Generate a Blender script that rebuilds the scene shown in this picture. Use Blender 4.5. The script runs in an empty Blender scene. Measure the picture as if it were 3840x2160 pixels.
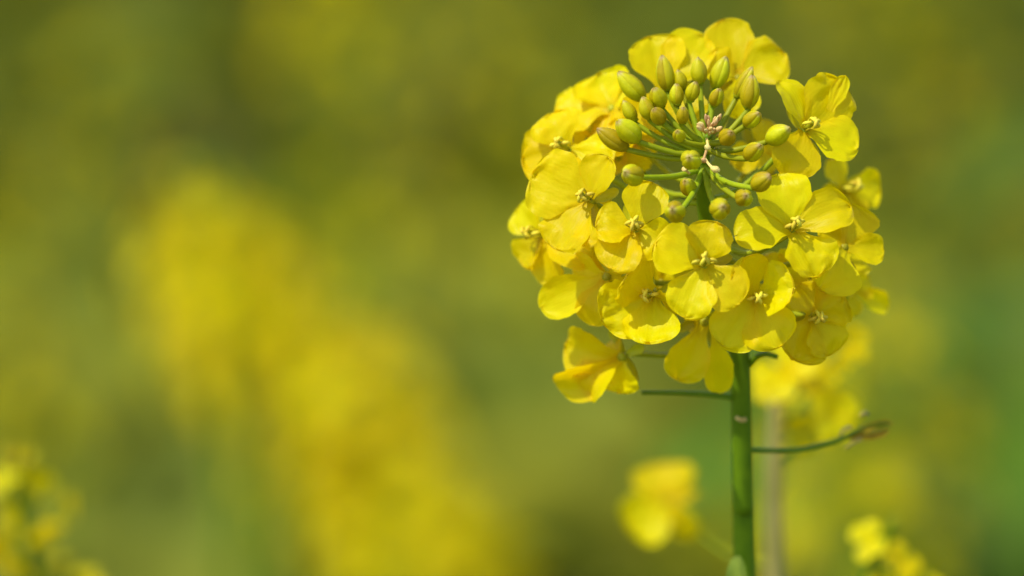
import bpy, math, random
import numpy as np
from mathutils import Vector, noise

random.seed(7)
rng = np.random.default_rng(7)
S = bpy.context.scene

# ------------------------------------------------------------------ camera, sky, sun, exposure
PITCH = math.radians(14.0)
DIST = 800.0                      # mm from the lens to the front of the flower head
FRAME_W = 154.6                   # mm of the scene across the frame at that distance
ORIGIN = np.array([0.0, 0.0, 1.25])
AX = np.array([1.0, 0.0, 0.0])
AU = np.array([0.0, math.sin(PITCH), math.cos(PITCH)])
AT = np.array([0.0, -math.cos(PITCH), math.sin(PITCH)])
cam_d = bpy.data.cameras.new("camera")
cam = bpy.data.objects.new("camera", cam_d)
S.collection.objects.link(cam)
cam.location = ORIGIN + AT * DIST / 1000
cam.rotation_euler = (math.pi / 2 - PITCH, 0, 0)
cam_d.sensor_width = 36.0
cam_d.lens = 36.0 * DIST / FRAME_W
cam_d.clip_start = 0.02
cam_d.clip_end = 2000
cam_d.dof.use_dof = True
cam_d.dof.focus_distance = (DIST - 4.0) / 1000
cam_d.dof.aperture_fstop = cam_d.lens / 24.0
S.camera = cam

sun_view = np.array([-0.42, 0.76, 0.50])
sun_w = AX * sun_view[0] + AU * sun_view[1] + AT * sun_view[2]
sun_w /= np.linalg.norm(sun_w)
SUN_EL = math.asin(sun_w[2]); SUN_ROT = math.atan2(sun_w[0], sun_w[1])
W = bpy.data.worlds.new("World"); S.world = W
W.use_nodes = True
nt = W.node_tree; nt.nodes.clear()
sk = nt.nodes.new("ShaderNodeTexSky"); sk.sky_type = 'NISHITA'; sk.sun_disc = False
sk.sun_elevation = SUN_EL; sk.sun_rotation = SUN_ROT
bgn = nt.nodes.new("ShaderNodeBackground"); bgn.inputs[1].default_value = 0.15
wo = nt.nodes.new("ShaderNodeOutputWorld")
nt.links.new(sk.outputs[0], bgn.inputs[0]); nt.links.new(bgn.outputs[0], wo.inputs[0])
sun_d = bpy.data.lights.new("sun", 'SUN'); sun_d.energy = 2.55; sun_d.angle = math.radians(0.5)
sun_d.color = (1.0, 0.95, 0.86)
sun = bpy.data.objects.new("sun", sun_d); S.collection.objects.link(sun)
sun.rotation_euler = Vector(sun_w).to_track_quat('Z', 'Y').to_euler()
S.view_settings.view_transform = 'Standard'; S.view_settings.look = 'None'
S.view_settings.exposure = 0.79; S.view_settings.gamma = 1.0
S.view_settings.use_curve_mapping = False
S.render.engine = 'CYCLES'
S.cycles.use_denoising = True
S.cycles.max_bounces = 12; S.cycles.diffuse_bounces = 8; S.cycles.transmission_bounces = 8

# ------------------------------------------------------------------ helpers
K = FRAME_W / 3840.0              # mm per photograph pixel at the focus distance
def P(px, py, z=0.0):             # a pixel and a distance (mm towards the lens) -> point in mm, view axes
    f = (DIST - z) / DIST
    return np.array([(px - 1920) * K * f, (1080 - py) * K * f, z], float)
def to_world(v):
    v = np.asarray(v, float) / 1000.0
    return ORIGIN + v[..., 0:1] * AX + v[..., 1:2] * AU + v[..., 2:3] * AT
def dir_world(d):
    return d[0] * AX + d[1] * AU + d[2] * AT
def to_view(w):
    d = (np.asarray(w, float) - ORIGIN) * 1000
    return np.array([d @ AX, d @ AU, d @ AT])
def unit(v):
    v = np.asarray(v, float); return v / max(1e-9, np.linalg.norm(v))
ORG = {}
def place(o, org, parent):
    org = np.asarray(org, float)
    ORG[o.name] = org
    if parent is not None:
        o.parent = parent
        o.location = org - ORG[parent.name]
    else:
        o.location = org
    return o
def empty(name, org, label, cat, group=None):
    o = bpy.data.objects.new(name, None); S.collection.objects.link(o)
    o.empty_display_size = 0.02
    place(o, org, None)
    o["label"] = label; o["category"] = cat
    if group: o["group"] = group
    return o
def mesh_obj(name, vw, faces, mat, parent=None, org=None, uv=None, smooth=True):
    vw = np.asarray(vw, float)
    if org is None: org = vw.mean(0)
    me = bpy.data.meshes.new(name)
    me.from_pydata((vw - org).tolist(), [], faces)
    me.materials.append(mat)
    if uv is not None:
        l = me.uv_layers.new(name="UVMap")
        idx = np.empty(len(me.loops), int); me.loops.foreach_get("vertex_index", idx)
        l.data.foreach_set("uv", np.asarray(uv, float)[idx].ravel())
    if smooth: me.polygons.foreach_set("use_smooth", [True] * len(me.polygons))
    o = bpy.data.objects.new(name, me); S.collection.objects.link(o)
    return place(o, org, parent)
def spline(pts, n):               # Catmull-Rom through pts
    p = np.asarray(pts, float)
    p = np.vstack([2 * p[0] - p[1], p, 2 * p[-1] - p[-2]])
    out = []
    m = len(p) - 3
    for t in np.linspace(0, m - 1e-6, n):
        i = int(t); f = t - i
        a, b, c, d = p[i:i + 4]
        out.append(0.5 * (2 * b + (c - a) * f + (2 * a - 5 * b + 4 * c - d) * f * f + (3 * b - a - 3 * c + d) * f ** 3))
    return np.array(out)
def tube(pts, rad, seg=10, ridges=0.0):
    p = np.asarray(pts, float); n = len(p)
    rad = np.broadcast_to(np.asarray(rad, float), (n,))
    tan = np.gradient(p, axis=0); tan /= np.linalg.norm(tan, axis=1)[:, None]
    ref = np.array([0.3, 0.2, 1.0]) if abs(unit(tan[0])[2]) < 0.9 else np.array([1.0, 0.1, 0])
    u = unit(np.cross(ref, tan[0])); V = []; UV = []
    for i in range(n):
        u = unit(u - tan[i] * (u @ tan[i])); w = np.cross(tan[i], u)
        for k in range(seg):
            a = 2 * math.pi * k / seg
            r = rad[i] * (1 + ridges * math.cos(a * 7))
            V.append(p[i] + (u * math.cos(a) + w * math.sin(a)) * r); UV.append((i / (n - 1), k / seg))
    F = [(i * seg + k, i * seg + (k + 1) % seg, (i + 1) * seg + (k + 1) % seg, (i + 1) * seg + k) for i in range(n - 1) for k in range(seg)]
    V.append(p[0]); V.append(p[-1]); UV += [(0, 0), (1, 0)]
    b0, b1 = n * seg, n * seg + 1
    F += [(b0, (k + 1) % seg, k) for k in range(seg)] + [(b1, (n - 1) * seg + k, (n - 1) * seg + (k + 1) % seg) for k in range(seg)]
    return np.array(V), F, UV

# ------------------------------------------------------------------ materials
def mat(name):
    m = bpy.data.materials.new(name); m.use_nodes = True
    t = m.node_tree; t.nodes.clear()
    return m, t, t.nodes.new, t.links.new
def leafy(name, c1, c2, trans, tfac, rough, spec, scale, bump=0.15, veins=0.0, ramp=None, tint=0.0, coords='Object'):
    """sheet of plant tissue: reflects c1..c2, lets `trans` through"""
    m, t, N, L = mat(name)
    out = N("ShaderNodeOutputMaterial"); mix = N("ShaderNodeMixShader"); pb = N("ShaderNodeBsdfPrincipled"); tr = N("ShaderNodeBsdfTranslucent")
    tc = N("ShaderNodeTexCoord")
    no = N("ShaderNodeTexNoise"); no.inputs["Scale"].default_value = scale; no.inputs["Detail"].default_value = 4
    cr = N("ShaderNodeMix"); cr.data_type = 'RGBA'
    cr.inputs[6].default_value = (*c1, 1); cr.inputs[7].default_value = (*c2, 1)
    mr = N("ShaderNodeMapRange"); mr.inputs[1].default_value = 0.35; mr.inputs[2].default_value = 0.65
    L(tc.outputs[coords], no.inputs["Vector"]); L(no.outputs[0], mr.inputs[0]); L(mr.outputs[0], cr.inputs[0])
    col = cr.outputs[2]
    if ramp:                       # colour along the organ, from its UV
        sx = N("ShaderNodeSeparateXYZ"); L(tc.outputs["UV"], sx.inputs[0])
        rp = N("ShaderNodeValToRGB"); el = rp.color_ramp.elements
        el[0].position = ramp[0][0]; el[0].color = (*ramp[0][1], ramp[0][2]); el[1].position = ramp[-1][0]; el[1].color = (*ramp[-1][1], ramp[-1][2])
        for p_, c_, a_ in ramp[1:-1]:
            e = el.new(p_); e.color = (*c_, a_)
        L(sx.outputs[0], rp.inputs[0])
        m2 = N("ShaderNodeMix"); m2.data_type = 'RGBA'
        L(rp.outputs[1], m2.inputs[0]); L(col, m2.inputs[6]); L(rp.outputs[0], m2.inputs[7])
        col = m2.outputs[2]
    if tint:                       # every organ a little different
        oi = N("ShaderNodeObjectInfo"); hs = N("ShaderNodeHueSaturation")
        a = N("ShaderNodeMapRange"); a.inputs[3].default_value = 0.5 - 0.012 * tint; a.inputs[4].default_value = 0.5 + 0.012 * tint
        b = N("ShaderNodeMapRange"); b.inputs[3].default_value = 1 - 0.12 * tint; b.inputs[4].default_value = 1 + 0.05 * tint
        L(oi.outputs["Random"], a.inputs[0]); L(oi.outputs["Random"], b.inputs[0])
        L(a.outputs[0], hs.inputs["Hue"]); L(b.outputs[0], hs.inputs["Value"]); L(col, hs.inputs["Color"])
        col = hs.outputs[0]
    L(col, pb.inputs["Base Color"])
    pb.inputs["Roughness"].default_value = rough; pb.inputs["Specular IOR Level"].default_value = spec
    tr.inputs[0].default_value = (*trans, 1); mix.inputs[0].default_value = tfac
    h = no.outputs[0]
    if veins:
        wv = N("ShaderNodeTexWave"); wv.wave_type = 'BANDS'; wv.bands_direction = 'Y'
        wv.inputs["Scale"].default_value = 4.6; wv.inputs["Distortion"].default_value = 4.5; wv.inputs["Detail"].default_value = 2; wv.inputs["Detail Scale"].default_value = 1.5
        L(tc.outputs["UV"], wv.inputs["Vector"])
        ad = N("ShaderNodeMath"); ad.operation = 'MULTIPLY_ADD'; ad.inputs[1].default_value = veins
        L(wv.outputs[1], ad.inputs[0]); L(no.outputs[0], ad.inputs[2]); h = ad.outputs[0]
    bp = N("ShaderNodeBump"); bp.inputs["Strength"].default_value = bump; bp.inputs["Distance"].default_value = 0.0004
    L(h, bp.inputs["Height"]); L(bp.outputs[0], pb.inputs["Normal"]); L(bp.outputs[0], tr.inputs["Normal"])
    L(pb.outputs[0], mix.inputs[1]); L(tr.outputs[0], mix.inputs[2]); L(mix.outputs[0], out.inputs[0])
    return m
M = {}
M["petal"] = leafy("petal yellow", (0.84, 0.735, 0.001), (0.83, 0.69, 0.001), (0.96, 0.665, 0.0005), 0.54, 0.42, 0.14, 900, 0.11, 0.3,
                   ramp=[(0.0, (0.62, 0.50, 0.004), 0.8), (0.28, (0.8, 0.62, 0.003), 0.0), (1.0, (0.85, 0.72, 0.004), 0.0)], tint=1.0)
M["bud"] = leafy("bud sepal", (0.70, 0.60, 0.003), (0.60, 0.53, 0.003), (0.76, 0.62, 0.002), 0.38, 0.42, 0.28, 1400, 0.15, 0.15,
                 ramp=[(0.0, (0.50, 0.47, 0.006), 0.6), (0.35, (0.4, 0.38, 0.01), 0.0), (0.86, (0.52, 0.45, 0.02), 0.0), (0.95, (0.55, 0.42, 0.16), 0.75), (1.0, (0.42, 0.26, 0.10), 0.9)], tint=2.2)
M["sepal"] = leafy("open sepal", (0.52, 0.47, 0.008), (0.42, 0.42, 0.008), (0.5, 0.45, 0.004), 0.3, 0.45, 0.35, 900, 0.1, 0.2, tint=1.5)
M["pedicel"] = leafy("pedicel green", (0.40, 0.43, 0.006), (0.30, 0.36, 0.006), (0.25, 0.34, 0.005), 0.12, 0.45, 0.2, 700, 0.15,
                     ramp=[(0.0, (0.25, 0.33, 0.006), 0.5), (0.6, (0.3, 0.33, 0.01), 0.1), (1.0, (0.45, 0.42, 0.01), 0.7)], tint=1.5)
M["stem"] = leafy("stem green", (0.120, 0.205, 0.002), (0.085, 0.160, 0.002), (0.1, 0.2, 0.01), 0.0, 0.45, 0.18, 260, 0.25)
M["anther"] = leafy("stamen yellow", (0.80, 0.64, 0.03), (0.72, 0.55, 0.02), (0.8, 0.6, 0.02), 0.15, 0.6, 0.2, 2000, 0.2,
                    ramp=[(0.0, (0.66, 0.60, 0.02), 0.9), (0.70, (0.70, 0.62, 0.03), 0.7), (0.78, (0.85, 0.68, 0.05), 0.6), (1.0, (0.86, 0.70, 0.07), 0.8)], tint=1.0)
M["pistil"] = leafy("pistil green", (0.50, 0.50, 0.015), (0.42, 0.44, 0.012), (0.5, 0.5, 0.01), 0.2, 0.45, 0.3, 1500, 0.1)
M["pink"] = leafy("withered pink", (0.82, 0.60, 0.22), (0.68, 0.44, 0.13), (0.6, 0.4, 0.15), 0.1, 0.6, 0.2, 2500, 0.3, tint=2)
M["brown"] = leafy("withered brown", (0.50, 0.30, 0.012), (0.30, 0.19, 0.012), (0.5, 0.3, 0.01), 0.15, 0.6, 0.2, 900, 0.5, tint=1)
M["pale"] = leafy("pale withered tissue", (0.62, 0.50, 0.16), (0.50, 0.38, 0.10), (0.5, 0.4, 0.1), 0.2, 0.6, 0.2, 900, 0.4)
M["tan"] = leafy("tan stem", (0.36, 0.30, 0.085), (0.28, 0.25, 0.06), (0.3, 0.25, 0.05), 0.0, 0.6, 0.2, 120, 0.3)
M["leaf"] = leafy("leaf green", (0.100, 0.145, 0.012), (0.070, 0.115, 0.006), (0.15, 0.24, 0.01), 0.28, 0.5, 0.10, 30, 0.2, tint=2)
M["field"] = leafy("field leaves", (0.300, 0.285, 0.024), (0.205, 0.262, 0.040), (0.30, 0.33, 0.010), 0.32, 0.7, 0.02, 3.2, 0.1)
M["crop"] = leafy("farther field leaves", (0.190, 0.188, 0.012), (0.110, 0.150, 0.020), (0.19, 0.20, 0.005), 0.32, 0.7, 0.02, 2.6, 0.1)
M["fresh"] = leafy("fresh leaf", (0.110, 0.195, 0.012), (0.080, 0.155, 0.012), (0.13, 0.26, 0.008), 0.3, 0.5, 0.08, 30, 0.2, tint=2)
M["paleleaf"] = leafy("young leaf", (0.40, 0.48, 0.06), (0.30, 0.40, 0.05), (0.3, 0.4, 0.02), 0.3, 0.5, 0.3, 200, 0.2)
def ground_mat():
    m, t, N, L = mat("field soil")
    out = N("ShaderNodeOutputMaterial"); pb = N("ShaderNodeBsdfPrincipled"); no = N("ShaderNodeTexNoise"); cr = N("ShaderNodeValToRGB"); tc = N("ShaderNodeTexCoord")
    no.inputs["Scale"].default_value = 2.0; no.inputs["Detail"].default_value = 8
    cr.color_ramp.elements[0].color = (0.06, 0.055, 0.010, 1); cr.color_ramp.elements[1].color = (0.12, 0.12, 0.015, 1)
    cr.color_ramp.elements[0].position = .35; cr.color_ramp.elements[1].position = .65
    L(tc.outputs["Object"], no.inputs["Vector"]); L(no.outputs[0], cr.inputs[0]); L(cr.outputs[0], pb.inputs["Base Color"])
    pb.inputs["Roughness"].default_value = 0.9
    L(pb.outputs[0], out.inputs[0]); return m

# ------------------------------------------------------------------ setting: ground
def build_ground():
    xs = np.unique(np.concatenate([np.linspace(-4, 4, 49), np.linspace(-400, 400, 21)]))
    ys = np.unique(np.concatenate([np.linspace(-3, 10, 66), np.linspace(-400, 400, 21)]))
    V = []; 
    for y in ys:
        for x in xs:
            V.append((x, y, 0.03 * noise.noise(Vector((x * 2.1, y * 2.1, 0))) if abs(x) < 5 and -4 < y < 11 else 0.0))
    nx = len(xs)
    F = [(j * nx + i, j * nx + i + 1, (j + 1) * nx + i + 1, (j + 1) * nx + i) for j in range(len(ys) - 1) for i in range(nx - 1)]
    g = mesh_obj("ground", V, F, ground_mat(), org=(0, 0, 0)); g["kind"] = "structure"
build_ground()

# ------------------------------------------------------------------ plant organs (view-axis millimetres in, objects out)
def smooth(x): x = np.clip(x, 0, 1); return x * x * (3 - 2 * x)
def petal_grid(B, T, wid, nrm, bend=0.10, cup=0.10, ruff=0.075, seed=0, claw=0.30, roll=0.0, nu=20, nv=16, tipcurl=0.0, blunt=2.8, crease=0.02):
    B = np.asarray(B, float); T = np.asarray(T, float)
    Lv = T - B; Ln = np.linalg.norm(Lv); d = Lv / Ln
    n = unit(np.asarray(nrm, float) - d * (np.asarray(nrm, float) @ d)); l = np.cross(d, n)
    if roll:
        c, s = math.cos(roll), math.sin(roll); n, l = n * c + l * s, l * c - n * s
    V = []; UV = []
    for i in range(nu + 1):
        t = math.sin(i / nu * math.pi / 2) ** 1.15
        f = claw + (1 - claw) * float(smooth((t - 0.06) / 0.46))
        f *= max(0.0, 1 - max(0.0, (t - 0.60) / 0.40) ** blunt) ** 0.5
        f = max(f, 0.02)
        for j in range(nv + 1):
            v = j / nv * 2 - 1
            e = 1 + 0.06 * noise.noise(Vector((t * 9, v * 3, seed * 5.3))) + 0.11 * noise.noise(Vector((t * 3.1, v * 0.6 + (5 if v > 0 else 0), seed * 3.7)))
            w = v * f * wid / 2 * e
            tt = t * (1 + 0.05 * noise.noise(Vector((v * 1.9, seed * 1.3, 2))) * t - 0.03 * (1 - abs(v)) * (t ** 6))
            h = bend * Ln * 4 * tt * (1 - tt) * 0.9 - tipcurl * Ln * max(0, tt - 0.6) ** 2 * 4
            h += cup * wid * (v * f) ** 2
            h -= crease * wid * math.exp(-(v / 0.16) ** 2) * min(1, t * 2)
            amp = ruff * wid * (0.25 + 0.75 * (t * abs(v) + max(0, t - 0.6)))
            h += amp * (noise.noise(Vector((t * 3.2, v * 2.4, seed * 7.1))) + 0.55 * noise.noise(Vector((t * 7, v * 6.0, seed * 2.9))) + 0.42 * noise.noise(Vector((t * 13, v * 11.0, seed * 1.9))))
            V.append(B + d * (tt * Ln) + l * w + n * h); UV.append((t, (v * f * 0.5 + 0.5)))
    m = nv + 1
    F = [(i * m + j, i * m + j + 1, (i + 1) * m + j + 1, (i + 1) * m + j) for i in range(nu) for j in range(nv)]
    return np.array(V), F, UV
SEED = [0]
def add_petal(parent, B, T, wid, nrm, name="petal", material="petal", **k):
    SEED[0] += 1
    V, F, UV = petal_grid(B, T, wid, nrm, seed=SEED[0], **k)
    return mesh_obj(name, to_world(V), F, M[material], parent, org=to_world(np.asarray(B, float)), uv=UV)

def add_bud(plant, base, tip, wid, attach, sag=0.12, rped=0.42, lump=1.0):
    """closed bud: pedicel swelling into the core, four sepals wrapped over it"""
    ax = unit(tip - base); Ln = np.linalg.norm(tip - base); R = wid / 2
    mid = (attach + base) / 2 + np.array([0, -sag * np.linalg.norm(base - attach), 0]) * 0.6 - ax * 0.2 * np.linalg.norm(base - attach) * 0.4
    path = spline([attach, mid, base - ax * 0.5, base + ax * 0.05 * Ln], 12)
    core = [base + ax * Ln * t for t in (0.12, 0.25, 0.4, 0.55, 0.7, 0.82, 0.88)]
    prof = lambda t: R * max(0.02, math.sin(math.pi * min(1, max(0, 0.06 + 0.94 * t)) ** 0.92) ** 0.62)
    pts = np.vstack([path, core])
    rad = list(np.linspace(rped * 1.15, rped, 9)) + [rped * 1.05, rped * 1.4, rped * 1.8] + [prof(t) * 0.86 for t in (0.12, 0.25, 0.4, 0.55, 0.7, 0.82)] + [0.1]
    V, F, UV = tube(pts, rad, 10)
    b = mesh_obj("bud", to_world(V), F, M["pedicel"], plant, org=to_world(np.asarray(base, float)), uv=UV)
    u = unit(np.cross(ax, [0.31, 0.2, 0.9])); w = np.cross(ax, u); ph = random.random() * 6.28
    for k in range(4):
        out = k % 2 == 0
        half = math.radians(52 if out else 44); mul = (1.04 if out else 0.985) * lump
        a0 = ph + k * math.pi / 2; V = []; UV = []
        nu, nv = 10, 6
        for i in range(nu + 1):
            t = i / nu
            for j in range(nv + 1):
                v = j / nv * 2 - 1; a = a0 + half * v
                r = prof(t) * mul * (1 + 0.10 * (1 - v * v) - (0.07 if abs(v) == 1 else 0))
                tl = t * (1.0 + (0.045 if out else 0.01) * (1 - v * v) * t)
                if t > 0.95: r = max(r, R * 0.10) * (1.1 if out else 0.9)
                V.append(base + ax * Ln * tl + (u * math.cos(a) + w * math.sin(a)) * r); UV.append((t, j / nv))
        m = nv + 1
        F = [(i * m + j, i * m + j + 1, (i + 1) * m + j + 1, (i + 1) * m + j) for i in range(nu) for j in range(nv)]
        mesh_obj("sepal", to_world(np.array(V)), F, M["bud"], b, org=to_world(np.asarray(base, float)), uv=UV)
    return b

def add_flower(plant, c, F_, attach, petals, stamens=True, sepals=True, rped=0.42, sag=0.1, label=None):
    """open flower: c = (px, py, z); petals = list of (tip px, tip py, width px, lift mm, options)"""
    C0 = P(*c); F_ = unit(F_); att = np.asarray(attach, float)
    rc = C0 - F_ * 1.6
    mid = (att + rc) / 2 - F_ * 0.25 * np.linalg.norm(rc - att) * 0.6 + np.array([0, -sag * np.linalg.norm(rc - att), 0])
    path = spline([att, mid, rc - F_ * 0.8, rc, C0], 14)
    rad = np.concatenate([np.linspace(rped * 1.2, rped, 11), [rped * 1.7, rped * 1.9, rped * 1.2]])
    V, F, UV = tube(path, rad, 8)
    fl = mesh_obj("flower", to_world(V), F, M["pedicel"], plant, org=to_world(C0), uv=UV)
    if label: fl["label"] = label
    for p in petals:
        tx, ty, wpx, lift = p[:4]; o = dict(p[4]) if len(p) > 4 else {}
        f = (DIST - c[2]) / DIST
        bx, by = o.pop("base", (c[0], c[1]))
        Bp = P(bx, by, c[2]) 
        d2 = np.array([(tx - bx) * K * f, -(ty - by) * K * f])
        z = c[2] - (d2 @ F_[:2]) / max(0.25, F_[2]) * o.pop("flat", 0.8) + lift
        T = P(tx, ty, z)
        Bp = Bp + unit(T - Bp) * 0.35 - F_ * 0.2
        q = dict(ruff=random.uniform(.06, .14), cup=random.choice([.05, .1, .16, .22]), bend=random.uniform(.03, .13), tipcurl=random.choice([0, 0, .1, .2, -.12]), roll=random.uniform(-.22, .22), crease=random.uniform(0, .05)); q.update(o); o = q
        add_petal(fl, Bp, T, wpx * K * f * random.uniform(1.06, 1.18), o.pop("nrm", F_), **o)
    a = unit(np.cross(F_, [0.2, 1, 0.1])); b = np.cross(F_, a)
    if sepals:
        for k in range(4):
            an = k * math.pi / 2 + 0.6; d = a * math.cos(an) + b * math.sin(an)
            add_petal(fl, rc + d * 0.5, rc + d * 4.6 + F_ * 0.4, 1.7, F_, name="sepal", material="sepal", bend=-0.15, cup=0.3, claw=0.6, nu=8, nv=4, ruff=0.02)
    if stamens:
        for k in range(6):
            an = k * math.pi / 3 + random.uniform(-.25, .25) + 0.3; d = a * math.cos(an) + b * math.sin(an)
            sp = 1.0 if k % 3 else 1.6; h = random.uniform(2.5, 3.3) if k % 3 else 1.9
            tip = C0 + d * sp * random.uniform(.8, 1.2) + F_ * h
            cd = unit(F_ * 0.6 - d * 0.9 + np.array([0, random.uniform(-.3, .3), 0]))
            pts = spline([C0 + d * 0.35, C0 + d * sp * 0.6 + F_ * h * 0.5, tip], 7)
            an_p = [tip + F_ * 0.15, tip + cd * 0.25 + F_ * 0.35, tip + cd * 0.75 + F_ * 0.4, tip + cd * 1.2 + F_ * 0.25, tip + cd * 1.45]
            pts = np.vstack([pts, an_p]); rad = [.14] * 6 + [.10, .16, .27, .30, .22, .1]
            V, F, UV = tube(pts, rad, 7)
            mesh_obj("stamen", to_world(V), F, M["anther"], fl, org=to_world(C0), uv=UV)
        pts = np.array([C0, C0 + F_ * 1.2, C0 + F_ * 2.4, C0 + F_ * 2.9, C0 + F_ * 3.2, C0 + F_ * 3.4])
        V, F, UV = tube(pts, [.42, .42, .36, .26, .42, .15], 8)
        mesh_obj("pistil", to_world(V), F, M["pistil"], fl, org=to_world(C0), uv=UV)
    return fl

# ------------------------------------------------------------------ the sharp plant in front
STEM_PX = [(2655, 505, 1), (2642, 590, -1.5), (2636, 700, -5), (2652, 840, -8.5), (2698, 1000, -12), (2748, 1180, -15.5), (2774, 1330, -18), (2782, 1600, -22), (2787, 1900, -26), (2793, 2160, -30)]
stem_v = [P(*q) for q in STEM_PX]
below = to_view(to_world(stem_v[-1]) + np.array([0.004, 0, -0.12]))
low = to_world(stem_v[-1])
ROOT = np.array([low[0] + 0.02, low[1] + 0.01, 0.0])
mid_low = to_view((low * 0.5 + ROOT * 0.5) + np.array([0.006, 0, 0]))
stem_all = spline(stem_v + [below, mid_low, to_view(ROOT)], 90)
srad = np.interp(np.arange(90) / 89 * 12, [0, 1, 2, 3, 4, 5, 6, 8, 9, 12], [0.5, 0.85, 1.05, 1.2, 1.35, 1.5, 1.58, 1.66, 1.75, 4.0])
plant = empty("rapeseed_plant", ROOT, "sharp yellow rapeseed plant with a round flower head around green buds on a thick stem", "flower")
V, F, UV = tube(stem_all, srad, 18, 0.025)
mesh_obj("stem", to_world(V), F, M["stem"], plant, org=ROOT, uv=UV)
def stem_at(py):
    ys = np.array([q[1] for q in STEM_PX], float)
    i = int(np.clip(np.searchsorted(ys, py) - 1, 0, len(ys) - 2)); f = np.clip((py - ys[i]) / (ys[i + 1] - ys[i]), 0, 1)
    return stem_v[i] * (1 - f) + stem_v[i + 1] * f

# buds: tip px, base px, width, depth of the base, ratio (real length / width), attach y
def dome_z(px, py):               # the bud dome faces up and towards the lens
    dx = (px - 2658) * K; dy = (540 - py) * K
    return 3.0 - 0.80 * dy - 0.010 * (dx * dx) + 1.2
BUDS = [
    (2483, 210, 2503, 339, 66, 0), (2541, 263, 2559, 336, 50, 0), (2617, 216, 2624, 315, 62, 0.5), (2722, 215, 2680, 330, 68, -1.5),
    (2320, 272, 2413, 373, 74, -1), (2454, 330, 2480, 400, 62, 0), (2410, 365, 2439, 446, 58, 0), (2536, 315, 2538, 394, 52, 0.3),
    (2608, 307, 2588, 376, 52, 0.5), (2451, 408, 2483, 458, 56, 0.5), (2563, 402, 2558, 460, 48, 0.5), (2698, 333, 2675, 394, 52, 0),
    (2822, 284, 2803, 405, 68, 0), (2820, 254, 2762, 365, 56, -2), (2847, 424, 2797, 468, 60, 0), (2960, 480, 2880, 528, 76, 0),
    (2852, 545, 2802, 590, 68, 0), (2888, 660, 2826, 700, 68, 0), (2800, 733, 2782, 748, 64, 0.5), (2712, 776, 2692, 788, 76, 0.5),
    (2522, 786, 2542, 800, 76, 0), (2345, 648, 2395, 664, 78, 0), (2317, 453, 2393, 526, 78, 0), (2241, 484, 2352, 557, 72, -2),
    (2338, 378, 2380, 454, 50, -1), (2586, 590, 2598, 606, 74, 2.0), (2742, 496, 2715, 530, 62, -1.0), (2540, 492, 2552, 522, 46, 0),
    (2570, 680, 2590, 720, 62, -10),
]
for tx, ty, bx, by, wpx, dz in BUDS:
    zb = dome_z(bx, by) + dz
    b = P(bx, by, zb); wid = wpx * K * 0.96
    proj = np.hypot(tx - bx, ty - by) * K; real = max(1.62 * wid, proj * 1.02)
    t = P(tx, ty, zb + math.sqrt(max(0.0, real ** 2 - proj ** 2)))
    if proj < 0.4 * real: t, b = t + np.array([0, 0, -real * 0.3]), b + np.array([0, 0, -real * 0.3])
    far = np.hypot(bx - 2658, by - 520)
    att = stem_at(520 + 0.22 * far + (45 if by > 600 else 0)) + np.array([0, 0, 0.3])
    add_bud(plant, b, t, wid, att, rped=0.34 + 0.0012 * wpx, sag=0.05)

# the pinkish tuft of the youngest buds at the very tip
for k in range(22):
    a = k * 2.399 + random.uniform(-.7, .7); r = 0.36 * math.sqrt(k) * random.uniform(.75, 1.3)
    c = P(2660, 482, 3.2) + np.array([math.cos(a) * r * 1.05, math.sin(a) * r * 0.85 + .3, -0.35 * math.sin(a) * r + random.uniform(-.3, .6)])
    d = unit([math.cos(a) * .5, math.sin(a) * .4 + .5, 0.7]); Ln = random.uniform(.7, 1.5)
    R = random.uniform(.2, .42)
    pts = np.array([c - d * 1.4, c - d * .4, c, c + d * Ln * .3, c + d * Ln * .65, c + d * Ln])
    V, F, UV = tube(pts, [.16, .16, R * .8, R, R * .8, .1], 7)
    mesh_obj("young_bud", to_world(V), F, M["pink"], plant, uv=UV)
for q in ([(2650, 520, 3), (2655, 548, 4.5), (2651, 556, 5)], [(2640, 590, 3), (2660, 618, 4.5), (2676, 632, 5.2), (2700, 640, 5.5)], [(2650, 560, 1), (2640, 595, 3.5), (2636, 608, 4)], [(2585, 650, 3), (2572, 638, 4.5), (2565, 628, 5)]):
    p = spline([P(*x) for x in q], 9)
    V, F, UV = tube(p, [.2, .22, .2, .22, .25, .42, .55, .5, .15], 8)
    mesh_obj("shrivelled_bud", to_world(V), F, M["pink"], plant, uv=UV)

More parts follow.
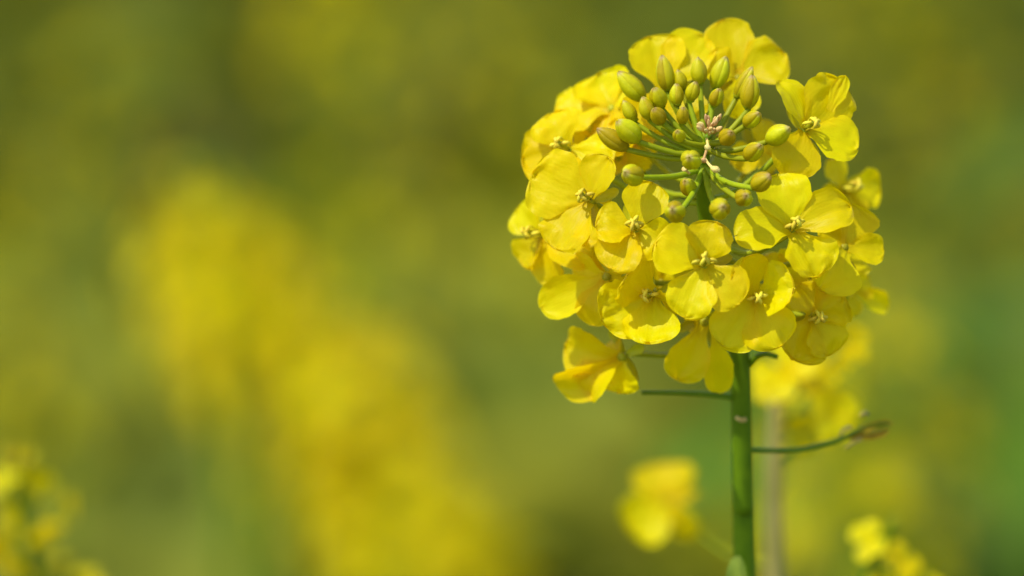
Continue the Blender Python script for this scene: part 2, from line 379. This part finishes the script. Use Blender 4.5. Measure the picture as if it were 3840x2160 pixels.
D = dict
FLOWERS = [
    # back top
    ((2490, 342, -10), (-.10, .40, .90), 640, [(2438, 134, 188, 1, D(bend=.05)), (2640, 122, 172, 0, D(bend=.06)), (2556, 500, 220, 1, D()), (2390, 500, 190, -1, D())], False),
    ((2768, 288, -12), (.10, .40, .90), 640, [(2714, 76, 158, 0, D(bend=.05)), (2944, 195, 172, 1, D(bend=.0, cup=.16)), (2640, 240, 140, 1.5, D(cup=.2)), (2770, 440, 130, 0, D())], False),
    # left side, top to bottom
    ((2290, 402, -13), (-.35, .40, .85), 700, [(2238, 282, 200, 0, D(bend=.06)), (2075, 425, 200, 0, D(bend=.05)), (2385, 335, 130, 0, D()), (2335, 575, 170, 0, D())], False),
    ((2128, 560, -8), (-.45, .30, .85), 760, [(2060, 424, 185, 1.5, D(bend=.16, tipcurl=.12)), (1958, 600, 180, 0, D(bend=.08)), (2300, 610, 170, 0, D()), (2150, 690, 140, -1, D())], True),
    ((2030, 880, -14), (-.70, .10, .70), 930, [(1945, 772, 130, 0, D(bend=.1)), (1972, 1005, 140, 0, D(bend=.1)), (2215, 985, 120, -1, D(roll=-.4)), (2085, 1066, 130, -1, D())], True),
    ((2208, 748, 1), (-.35, .22, .90), 860, [(1996, 655, 235, 1, D(bend=.07, ruff=.09)), (2285, 588, 155, 1.5, D(bend=.08, cup=.14)), (2085, 938, 195, 1, D(bend=.07)), (2196, 928, 58, 2, D(cup=.5, base=(2212, 830)))], True),
    ((2384, 858, 5), (-.10, .28, .95), 900, [(2448, 684, 158, 1, D(bend=.08, ruff=.08)), (2232, 852, 165, 1, D(bend=.09)), (2292, 1010, 165, 1, D(bend=.06)), (2498, 925, 165, .5, D(bend=.06))], True),
    ((2268, 1040, -5), (-.55, -.05, .80), 1010, [(2034, 1155, 130, 1, D(bend=.08)), (2212, 1222, 125, 1, D(bend=.1)), (2150, 985, 110, -3, D()), (2370, 1010, 110, -3, D())], False),
    ((2445, 1105, 1), (-.30, -.02, .95), 1040, [(2262, 1195, 205, 4, D(bend=-.08, cup=.12)), (2440, 1296, 190, 4, D(bend=-.06, cup=.10, ruff=.09)), (2345, 1020, 190, 6, D(bend=-.1, roll=.5)), (2560, 1180, 120, 6, D(bend=-.1, roll=1.1))], True),
    # front and right
    ((2640, 992, 8), (0, .30, .95), 930, [(2452, 915, 185, .5, D(bend=.07)), (2690, 832, 170, 2, D(bend=.12, ruff=.10)), (2568, 1188, 170, 0, D(bend=.06)), (2778, 1140, 172, 0, D(bend=.06, ruff=.07))], True),
    ((2972, 858, 6), (.08, .30, .95), 900, [(2920, 652, 178, 1, D(bend=.07)), (2756, 885, 170, .5, D(bend=.1)), (3192, 765, 160, 1, D(bend=.10, ruff=.09)), (3072, 1034, 195, .5, D(bend=.06))], True),
    ((3175, 925, -4), (.65, .20, .72), 960, [(3200, 760, 165, 0, D()), (3312, 948, 110, 2, D(cup=.25)), (3085, 1078, 190, 0, D(bend=.05)), (3080, 840, 130, -2, D())], False),
    ((3022, 482, 0), (.35, .28, .88), 760, [(2930, 298, 140, 1.5, D(bend=.08, roll=.35)), (3155, 308, 200, 1, D(bend=.06, ruff=.13)), (3218, 560, 170, 1, D(bend=.06, ruff=.08)), (2958, 656, 170, .5, D(bend=.08)), (3168, 284, 62, .6, D(base=(3110, 420), claw=.5, bend=.02, roll=0))], True),
    ((3172, 706, -24), (.45, .10, .85), 900, [(3105, 600, 105, 0, D()), (3302, 715, 140, 0, D()), (3195, 830, 120, 0, D()), (3080, 760, 100, -1, D())], True),
    ((2832, 1112, 5), (.10, -.05, .98), 1040, [(2712, 1300, 190, 2, D(bend=.04)), (2925, 1306, 185, 2, D(bend=.04, ruff=.09)), (2968, 1075, 190, 4, D(roll=-.55, bend=-.06)), (2798, 968, 150, 4, D(roll=.3, bend=-.06))], True),
    ((3050, 1186, -4), (.25, -.05, .95), 1060, [(3010, 1062, 170, 0, D()), (3165, 1110, 160, 0, D()), (2975, 1352, 195, 1, D(bend=.05)), (3120, 1330, 170, 1, D(bend=.05))], True),
    ((3195, 1092, -24), (.65, -.1, .75), 1100, [(3332, 1150, 75, 0, D()), (3262, 1045, 110, 0, D()), (3190, 1190, 90, 0, D()), (3130, 1060, 80, 0, D())], False),
    # inside, behind the buds
    ((2850, 560, -17), (.2, .4, .85), 760, [(2745, 615, 110, 0, D()), (2905, 640, 120, 0, D()), (2872, 445, 95, 0, D()), (2930, 540, 90, 0, D())], False),
    # deeper ones that close the ring
    ((2335, 545, -17), (-.2, .35, .9), 760, [(2250, 440, 160, 0, D()), (2450, 480, 160, 0, D()), (2260, 650, 170, 0, D()), (2440, 620, 130, 0, D())], False),
    ((2160, 780, -13), (-.5, .2, .85), 900, [(2060, 690, 160, 0, D()), (2080, 880, 170, 0, D()), (2280, 720, 150, 0, D()), (2260, 900, 160, 0, D())], False),
    ((2300, 985, -14), (-.3, .0, .9), 1020, [(2180, 930, 170, 0, D()), (2200, 1080, 170, 0, D()), (2400, 900, 150, 0, D()), (2420, 1060, 170, 0, D())], False),
    ((2480, 1060, -13), (-.1, .0, .95), 1080, [(2400, 950, 150, 0, D()), (2560, 960, 140, 0, D()), (2390, 1160, 160, 0, D()), (2580, 1150, 150, 0, D())], False),
    ((2920, 1060, -12), (.2, -.05, .95), 1080, [(2860, 960, 120, 0, D()), (3010, 1000, 160, 0, D()), (2850, 1170, 150, 0, D()), (3030, 1160, 150, 0, D())], False),
    ((3130, 1010, -14), (.5, .1, .85), 1050, [(3060, 900, 140, 0, D()), (3230, 930, 150, 0, D()), (3070, 1110, 160, 0, D()), (3215, 1100, 120, 0, D())], False),
    ((2210, 480, -15), (-.35, .4, .85), 740, [(2120, 380, 170, 0, D()), (2320, 390, 160, 0, D()), (2090, 540, 170, 0, D()), (2300, 590, 160, 0, D())], False),
    # hanging below
    ((2322, 1345, -12), (-.60, -.30, .74), 1290, [(2118, 1285, 170, 1, D(bend=.22, cup=.25, roll=.2, tipcurl=.1)), (2085, 1440, 140, 4, D(bend=.2, cup=.3, roll=-.35)), (2195, 1485, 165, 5, D(bend=.16, cup=.2, roll=.35)), (2318, 1475, 170, 1, D(bend=.1, cup=.25, roll=-.3)), (2300, 1262, 90, -4, D(roll=.4))], False),
    ((2640, 1215, -9), (-.05, -.45, .88), 1250, [(2540, 1428, 146, 2, D(bend=.06, tipcurl=0)), (2690, 1462, 104, -2, D(bend=.12, cup=.25, base=(2680, 1235))), (2570, 1180, 100, -4, D()), (2740, 1190, 100, -4, D())], False),
]
for c, f, ay, pet, st in FLOWERS:
    add_flower(plant, c, f, stem_at(ay), pet, stamens=st)

# bare pedicels, withered pod and leaf on the lower stem
def stick(name, q, r, material="pedicel", n=12, parent=plant):
    p = spline([P(*x) if not isinstance(x, np.ndarray) else x for x in q], n)
    V, F, UV = tube(p, np.linspace(r[0], r[1], n), 8)
    return mesh_obj(name, to_world(V), F, M[material], parent, uv=UV)
stick("bare_pedicel", [(2760, 1492, -20), (2690, 1482, -19), (2560, 1474, -18), (2405, 1472, -18)], (.55, .36), "stem")
stick("bare_pedicel", [(2800, 1380, -19), (2836, 1342, -17), (2870, 1328, -15), (2915, 1338, -14)], (.5, .4), "stem")
wp = stick("withered_pod", [(2800, 1686, -23), (2900, 1690, -26), (3010, 1684, -28), (3110, 1660, -30), (3180, 1635, -31), (3250, 1600, -31), (3335, 1592, -31)], (.45, .35), "stem", 18)
add_petal(wp, P(3175, 1640, -31), P(3350, 1586, -31), 34 * K, (.1, .5, .8), name="sepal", material="brown", bend=.04, cup=.5, claw=.5, ruff=.1)
add_petal(wp, P(3185, 1640, -31), P(3335, 1612, -31), 34 * K, (.1, -.5, .8), name="sepal", material="brown", bend=.04, cup=.5, claw=.5, ruff=.1)
for q in ([(3150, 1650, -31), (3160, 1615, -31), (3190, 1602, -30)], [(3170, 1682, -31), (3200, 1660, -31), (3228, 1648, -30)], [(3225, 1560, -31), (3240, 1548, -31), (3252, 1552, -30)]):
    s_ = stick("stamen", q, (.2, .34), "pale", 7, wp)
stick("scar", [(2762, 1566, -19.2), (2780, 1576, -18.6), (2797, 1572, -18.8)], (.35, .4), "pale", 6)
add_petal(plant, P(2790, 2330, -30), P(2768, 2080, -24), 90 * K, (-.3, .2, .9), name="leaf", material="paleleaf", bend=.1, cup=.3, claw=.5)
for wz, an in ((.9, 1.0), (.72, 3.5), (.5, 5.4), (.3, 2.2)):
    f = wz / low[2]; b = ROOT * (1 - f) + low * f + np.array([0.006, 0, 0])
    t = b + np.array([math.cos(an) * .16, math.sin(an) * .16, .03])
    add_petal(plant, to_view(b), to_view(t), 55, dir_world(np.array([0, 1, 0])) * 0 + np.array([0, .97, .24]), name="leaf", material="leaf", bend=.15, cup=.1, ruff=.08, claw=.4)

# ------------------------------------------------------------------ plants out of focus
def whole_flower(seed):           # one joined flower of four petals round a shared heart, 1 unit across
    V = [np.zeros(3)]; F = []
    for k in range(4):
        a = k * math.pi / 2 + (0.25 if k % 2 else -0.1); d = np.array([math.cos(a), math.sin(a), 0.10])
        v, f, _ = petal_grid(d * .02, d * .5 + np.array([0, 0, random.uniform(-.02, .14)]), .46, (0, 0, 1), seed=seed + k, nu=5, nv=4, ruff=.12, bend=.1)
        o = len(V); V += list(v); F += [tuple(i + o for i in q) for q in f]
        F.append((0, o, o + 4))
    me = bpy.data.meshes.new("flower"); me.from_pydata([tuple(p) for p in V], [], F)
    me.uv_layers.new(name="UVMap"); me.materials.append(M["petal"])
    for l in me.uv_layers[0].data: l.uv = (0.7, 0.5)
    me.polygons.foreach_set("use_smooth", [True] * len(me.polygons))
    return me
FL = [whole_flower(100 + 10 * i) for i in range(4)]
def put(me, name, parent, wpos, face, size):
    o = bpy.data.objects.new(name, me); S.collection.objects.link(o)
    place(o, wpos, parent)
    q = Vector(face).to_track_quat('Z', 'Y')
    from mathutils import Quaternion
    o.rotation_mode = 'QUATERNION'; o.rotation_quaternion = q @ Quaternion((0, 0, 1), random.uniform(0, 6.28))
    o.scale = (size,) * 3
    return o
def bud_mesh():
    V, F, UV = tube(np.array([[0, 0, -2.2], [0, 0, -.1], [0, 0, .1], [0, 0, .35], [0, 0, .65], [0, 0, .9], [0, 0, 1]]), [.06, .06, .2, .3, .28, .14, .04], 7)
    me = bpy.data.meshes.new("bud"); me.from_pydata(V.tolist(), [], F); me.materials.append(M["bud"])
    l = me.uv_layers.new(name="UVMap"); 
    for x in l.data: x.uv = (0.5, 0.5)
    me.polygons.foreach_set("use_smooth", [True] * len(me.polygons)); return me
BUDM = bud_mesh()
def leaf_mesh():
    V, F, UV = petal_grid((0, 0, 0), (1, 0, .1), .42, (0, 0, 1), seed=300, nu=8, nv=6, claw=.3, bend=.14, ruff=.1, cup=.1)
    me = bpy.data.meshes.new("leaf"); me.from_pydata(V.tolist(), [], F); me.materials.append(M["leaf"])
    l = me.uv_layers.new(name="UVMap")
    me.polygons.foreach_set("use_smooth", [True] * len(me.polygons)); return me
LEAFM = leaf_mesh()
def add_leaves(e, root, head, n, size):
    for k in range(n):
        f = random.uniform(.25, .65); b = root * (1 - f) + head * f
        a = k * 2.4 + random.random()
        o = bpy.data.objects.new("leaf", LEAFM); S.collection.objects.link(o); place(o, b, e)
        o.rotation_euler = (0, random.uniform(-.5, .2), a); o.scale = (size * random.uniform(.7, 1.2),) * 3
def near_plant(label, stem_q, rs, flowers, stem_mat="stem", buds=(), group=None):
    """moderately blurred plant: every flower placed by hand"""
    top = [P(*q) for q in stem_q]
    lo = to_world(top[-1]); root = np.array([lo[0] + random.uniform(-.03, .03), lo[1] + random.uniform(0, .05), 0.0])
    e = empty("rapeseed_plant", root, label, "flower", group)
    drop = lambda h: to_view(lo * (1 - h) + root * h)
    path = spline(top + [drop(.015), drop(.05), drop(.15)] + [to_view(lo * .66 + root * .34), to_view(lo * .33 + root * .67), to_view(root)], 60)
    V, F, UV = tube(path, np.interp(np.arange(60), [0, 24, 59], [rs * .6, rs, rs * 1.8]), 10)
    mesh_obj("stem", to_world(V), F, M[stem_mat], e, org=root, uv=UV)
    for px, py, z, dia, face in flowers:
        C = P(px, py, z); f = (DIST - z) / DIST
        put(random.choice(FL), "flower", e, to_world(C), dir_world(unit(face)), dia * K * f / 1000)
        # pedicel back to the nearest stem point
        i = int(np.argmin(np.linalg.norm(path[:34] - C + np.array([0, 6, 0]), axis=1)))
        p = spline([path[i], (path[i] + C) / 2 - np.array([0, 1.5, 1.0]), C - unit(face) * .4], 8)
        V, F, UV = tube(p, .5, 6); mesh_obj("pedicel", to_world(V), F, M["pedicel"], e, uv=UV)
    for px, py, z, dia, face in buds:
        put(BUDM, "bud", e, to_world(P(px, py, z)), dir_world(unit(face)), dia * K / 1000 * 1.6)
    add_leaves(e, root, lo * .9 + root * .1, 4, .16)
    return e
bb = near_plant("blurred rapeseed plant close behind the thick stem with a tan stalk and bright flowers",
    [(2925, 1330, -100), (2915, 1500, -103), (2905, 1700, -105), (2905, 1900, -108), (2908, 2160, -112)], 1.75,
    [(2945, 1405, -97, 270, (-.2, .5, .85)), (3030, 1420, -99, 230, (.3, .6, .7)), (3190, 1288, -103, 160, (.5, .3, .8)), (3120, 1560, -97, 250, (.5, .1, .85)),
     (3040, 1600, -105, 220, (.2, -.2, .9)), (2890, 1440, -105, 170, (-.5, .2, .8)), (3090, 1480, -106, 200, (.5, .3, .8)), (3140, 1350, -106, 140, (.6, .3, .8))], "tan")
add_flower(bb, (2500, 1880, -114), (-.1, .3, .95), P(2905, 2120, -112), [(2484, 1735, 225, 0, D(claw=.6)), (2360, 1995, 190, 0, D(claw=.6)), (2610, 2010, 110, -3, D(claw=.5, roll=.6)), (2580, 1800, 150, -2, D(claw=.6))], rped=.3, stamens=False)
near_plant("drooping stalk of small blurred yellow flowers and buds at the bottom left corner",
    [(60, 1760, -165), (75, 1860, -168), (100, 2000, -170), (130, 2160, -175)], 1.3,
    [(20, 1815, -165, 150, (-.3, .7, .6)), (140, 1830, -168, 150, (.2, .5, -.6)), (252, 1900, -165, 130, (.8, .1, .2)), (165, 1985, -160, 150, (.3, -.6, .4)), (60, 1940, -172, 150, (-.5, -.2, .5)), (70, 2110, -168, 170, (-.3, -.5, .3)), (210, 2100, -172, 120, (.5, -.6, .2)), (330, 2190, -172, 130, (.2, .5, .8)), (0, 2030, -168, 150, (-.3, -.5, .5))],
    buds=[(70, 1740, -165, 50, (0, .9, .4)), (110, 1750, -165, 50, (.2, .9, .4)), (30, 1735, -165, 45, (-.3, .9, .4))])
near_plant("blurred rapeseed stalk with a dark bare tip and two yellow flowers at the bottom right",
    [(3352, 1953, -96), (3330, 2028, -98), (3290, 2118, -100), (3240, 2198, -102)], .8,
    [(3262, 2033, -98, 165, (-.5, .4, .8)), (3368, 2113, -94, 175, (.5, .3, .8)), (3310, 2208, -99, 140, (0, .1, .95)), (3500, 2203, -100, 100, (.4, .5, .8))])

def raceme(px, py, d, R, H, label, group=None, n=26, tilt=(0, 0), buds=8, joined=False, low=False):
    """far plant: dense flower head of radius R and height H (mm) round (px, py) at d mm from the lens"""
    c = to_world(P(px, py, DIST - d)); ax = unit(np.array([tilt[0], tilt[1], 1.0]))
    root = np.array([c[0] - tilt[0] * .2, c[1] - tilt[1] * .2, 0.0])
    e = empty("rapeseed_plant", root, label, "flower", group)
    top = c + ax * H / 2000
    path = spline([root, root * .5 + (c - ax * H / 2000) * .5, c - ax * H / 2000, top], 16)
    V, F, UV = tube(path * 1000, np.linspace(5, 1.0, 16), 7)
    mesh_obj("stem", V / 1000, F, M["stem"], e, org=root, uv=UV)
    u = unit(np.cross(ax, [0.2, 1, 0])); w = np.cross(ax, u); JV = []; JF = []
    for k in range(n):
        f = (k + .5) / n; a = k * 2.399
        o_ = (u * math.cos(a) + w * math.sin(a)); rr = R * (0.45 + 0.55 * math.sin(math.pi * min(1, .15 + f * .8))) * random.uniform(.8, 1.05)
        pos = c + ax * H / 1000 * (f - .5) + o_ * rr / 1000
        face = unit(o_ * 1.0 + ax * (.25 + .7 * f) + rng.normal(0, .25, 3)); size = random.uniform(.0135, .0175)
        me = random.choice(FL)
        if not joined:
            put(me, "flower", e, pos, face, size)
        else:
            q = Vector(face).to_track_quat('Z', 'Y').to_matrix(); q = np.array(q); ro = len(JV)
            co = np.empty(len(me.vertices) * 3); me.vertices.foreach_get("co", co)
            JV += list((co.reshape(-1, 3) * size) @ q.T + pos); JF += [tuple(i + ro for i in p.vertices) for p in me.polygons]
    if joined:
        o = mesh_obj("blossom", JV, JF, M["petal"], e, org=c, uv=[(.7, .5)] * len(JV)); o["kind"] = "stuff"
    else:
        for k in range(buds):
            a = k * 2.399
            put(BUDM, "bud", e, top + (u * math.cos(a) + w * math.sin(a)) * .004 + ax * .006, unit(ax + (u * math.cos(a) + w * math.sin(a)) * .7), .006)
    add_leaves(e, root, c * .6 + root * .4 if low else c, 5, .17)
    return e
DS = 3840 / 2576
def at_disp(x, y, *a, **k): return raceme(x * DS, y * DS, *a, **k)
# the slanting band of blurred heads on the left
at_disp(512, 675, 1540, 22, 38, "uppermost blurred yellow head, at the upper left end of the slanting band", n=16, tilt=(-.3, .1), buds=3, low=True)
at_disp(632, 735, 1577, 22, 38, "second blurred yellow head from the upper end of the slanting band", n=17, tilt=(-.3, .1), buds=3, low=True)
at_disp(632, 875, 1614, 22, 38, "third blurred yellow head from the upper end of the slanting band", n=19, tilt=(-.3, .1), buds=3, low=True)
at_disp(767, 950, 1651, 22, 38, "blurred yellow head left of the middle of the slanting band", n=16, tilt=(-.3, .1), buds=3, low=True)
at_disp(897, 980, 1540, 22, 38, "blurred yellow head at the middle of the slanting band", n=18, tilt=(-.3, .1), buds=3, low=True)
at_disp(947, 1110, 1577, 22, 38, "blurred yellow head just under the middle of the slanting band", n=18, tilt=(-.3, .1), buds=3, low=True)
at_disp(817, 1180, 1614, 22, 38, "dim blurred yellow head on the left side of the band below its middle", n=14, tilt=(-.3, .1), buds=3, low=True)
at_disp(917, 1280, 1651, 22, 38, "blurred yellow head third from the bottom end of the slanting band", n=17, tilt=(-.3, .1), buds=3, low=True)
at_disp(997, 1320, 1540, 22, 38, "blurred yellow head second from the bottom end of the slanting band", n=18, tilt=(-.3, .1), buds=3, low=True)
at_disp(1097, 1400, 1577, 22, 38, "bright blurred yellow head at the bottom end of the slanting band", n=20, tilt=(-.3, .1), buds=3, low=True)
at_disp(1157, 1510, 1614, 22, 38, "lowest blurred yellow head of the band, cut by the bottom edge", n=19, tilt=(-.3, .1), buds=3, low=True)
# dimmer heads farther off
at_disp(850, 30, 2600, 38, 70, "far blurred yellow head cut by the top edge left of the middle", n=20)
at_disp(1290, 190, 3000, 50, 80, "far blurred olive yellow head just left of the sharp flower head near the top", n=15)
at_disp(2200, 20, 3000, 55, 70, "far blurred olive yellow head cut by the top edge above the sharp head", n=18)
at_disp(2430, 400, 2900, 45, 90, "far blurred olive yellow head right of the sharp head near the right edge", n=14)
at_disp(930, 540, 2800, 36, 90, "faint blurred head between the slanting band and the sharp flower head", n=14)
at_disp(290, 300, 3000, 45, 110, "faint blurred brownish yellow head at the upper left above the slanting band", n=14)
at_disp(90, 990, 2700, 40, 60, "faint blurred head at the left edge above the corner cluster", n=14)
at_disp(2180, 1120, 1600, 34, 76, "large blurred olive yellow head behind the withered pod right of the thick stem", n=15)
at_disp(2130, 1360, 1750, 34, 76, "large blurred olive yellow head at the bottom right of the thick stem", n=17)
# leafy shoots without flowers that make the right edge greener
def leafy_shoot(x, y, d, label, n=16):
    c = to_world(P(x * DS, y * DS, DIST - d)); root = np.array([c[0], c[1], 0.0])
    e = empty("leafy_rapeseed_shoot", root, label, "plant")
    V, F, UV = tube(np.linspace(root, c, 8) * 1000, np.linspace(5, 2, 8), 7)
    mesh_obj("stem", V / 1000, F, M["stem"], e, org=root, uv=UV)
    for k in range(n):
        o = bpy.data.objects.new("leaf", LEAFG); S.collection.objects.link(o)
        place(o, c + np.array([0, 0, .03 - .02 * k]), e)
        o.rotation_euler = (0, random.uniform(-.6, .3), k * 2.4 + random.random()); o.scale = (random.uniform(.08, .13),) * 3
LEAFG = LEAFM.copy(); LEAFG.materials[0] = M["fresh"]
leafy_shoot(2330, 800, 1900, "blurred green leafy shoot right of the sharp head, behind its lower petals")
leafy_shoot(2510, 1000, 2000, "blurred green leafy shoot at the right edge beside the withered pod")
leafy_shoot(2530, 1350, 1800, "blurred green leafy shoot in the bottom right corner")
# the rest of the crop
for k in range(34):
    d = random.uniform(3000, 6500); px = random.uniform(-120, 3960); py = random.uniform(800, 2300) - (d - 3000) * 0.1
    raceme(px, py, d, random.uniform(26, 38), random.uniform(60, 100), "far rapeseed plant with a small yellow head lost in the blurred crop", "rapeseed plants of the blurred crop behind", n=14, joined=True)

def field_leaves(y0, y1, n, material, label):
    V = []; F = []
    xs = rng.uniform(-2.6, 2.6, n); ys = rng.uniform(y0, y1, n)
    for i in range(n):
        x, y = xs[i], ys[i]
        top = 0.62 + 0.10 * noise.noise(Vector((x * 2.0, y * 2.0, 3)))
        z = top * (rng.random() ** 0.32)
        a = rng.uniform(0, 6.28); t = rng.normal(0, .45); L = rng.uniform(.07, .15); w = L * rng.uniform(.35, .55)
        d = np.array([math.cos(a) * math.cos(t), math.sin(a) * math.cos(t), math.sin(t)])
        s = unit(np.cross(d, [0, 0, 1.0]) + rng.normal(0, .3, 3)); nn = np.cross(s, d)
        c = np.array([x, y, z]); o = len(V)
        V += [c, c + d * L * .4 + s * w / 2 + nn * .012, c + d * L * .4 - s * w / 2 + nn * .012, c + d * L * .75 + s * w * .4, c + d * L * .75 - s * w * .4, c + d * L - nn * .012, c + d * L * .45, c + d * L * .75 - nn * .006]
        F += [(o, o + 6, o + 1), (o, o + 2, o + 6), (o + 1, o + 6, o + 7, o + 3), (o + 6, o + 2, o + 4, o + 7), (o + 3, o + 7, o + 5), (o + 7, o + 4, o + 5)]
    g = mesh_obj("foliage", V, F, M[material], org=(0, 0, 0)); g["kind"] = "stuff"; g["label"] = label
field_leaves(1.5, 2.7, 5200, "field", "blurred yellowish green leaves of the rapeseed crop")
field_leaves(2.7, 9.0, 14000, "crop", "darker blurred leaves of the rapeseed crop farther back")
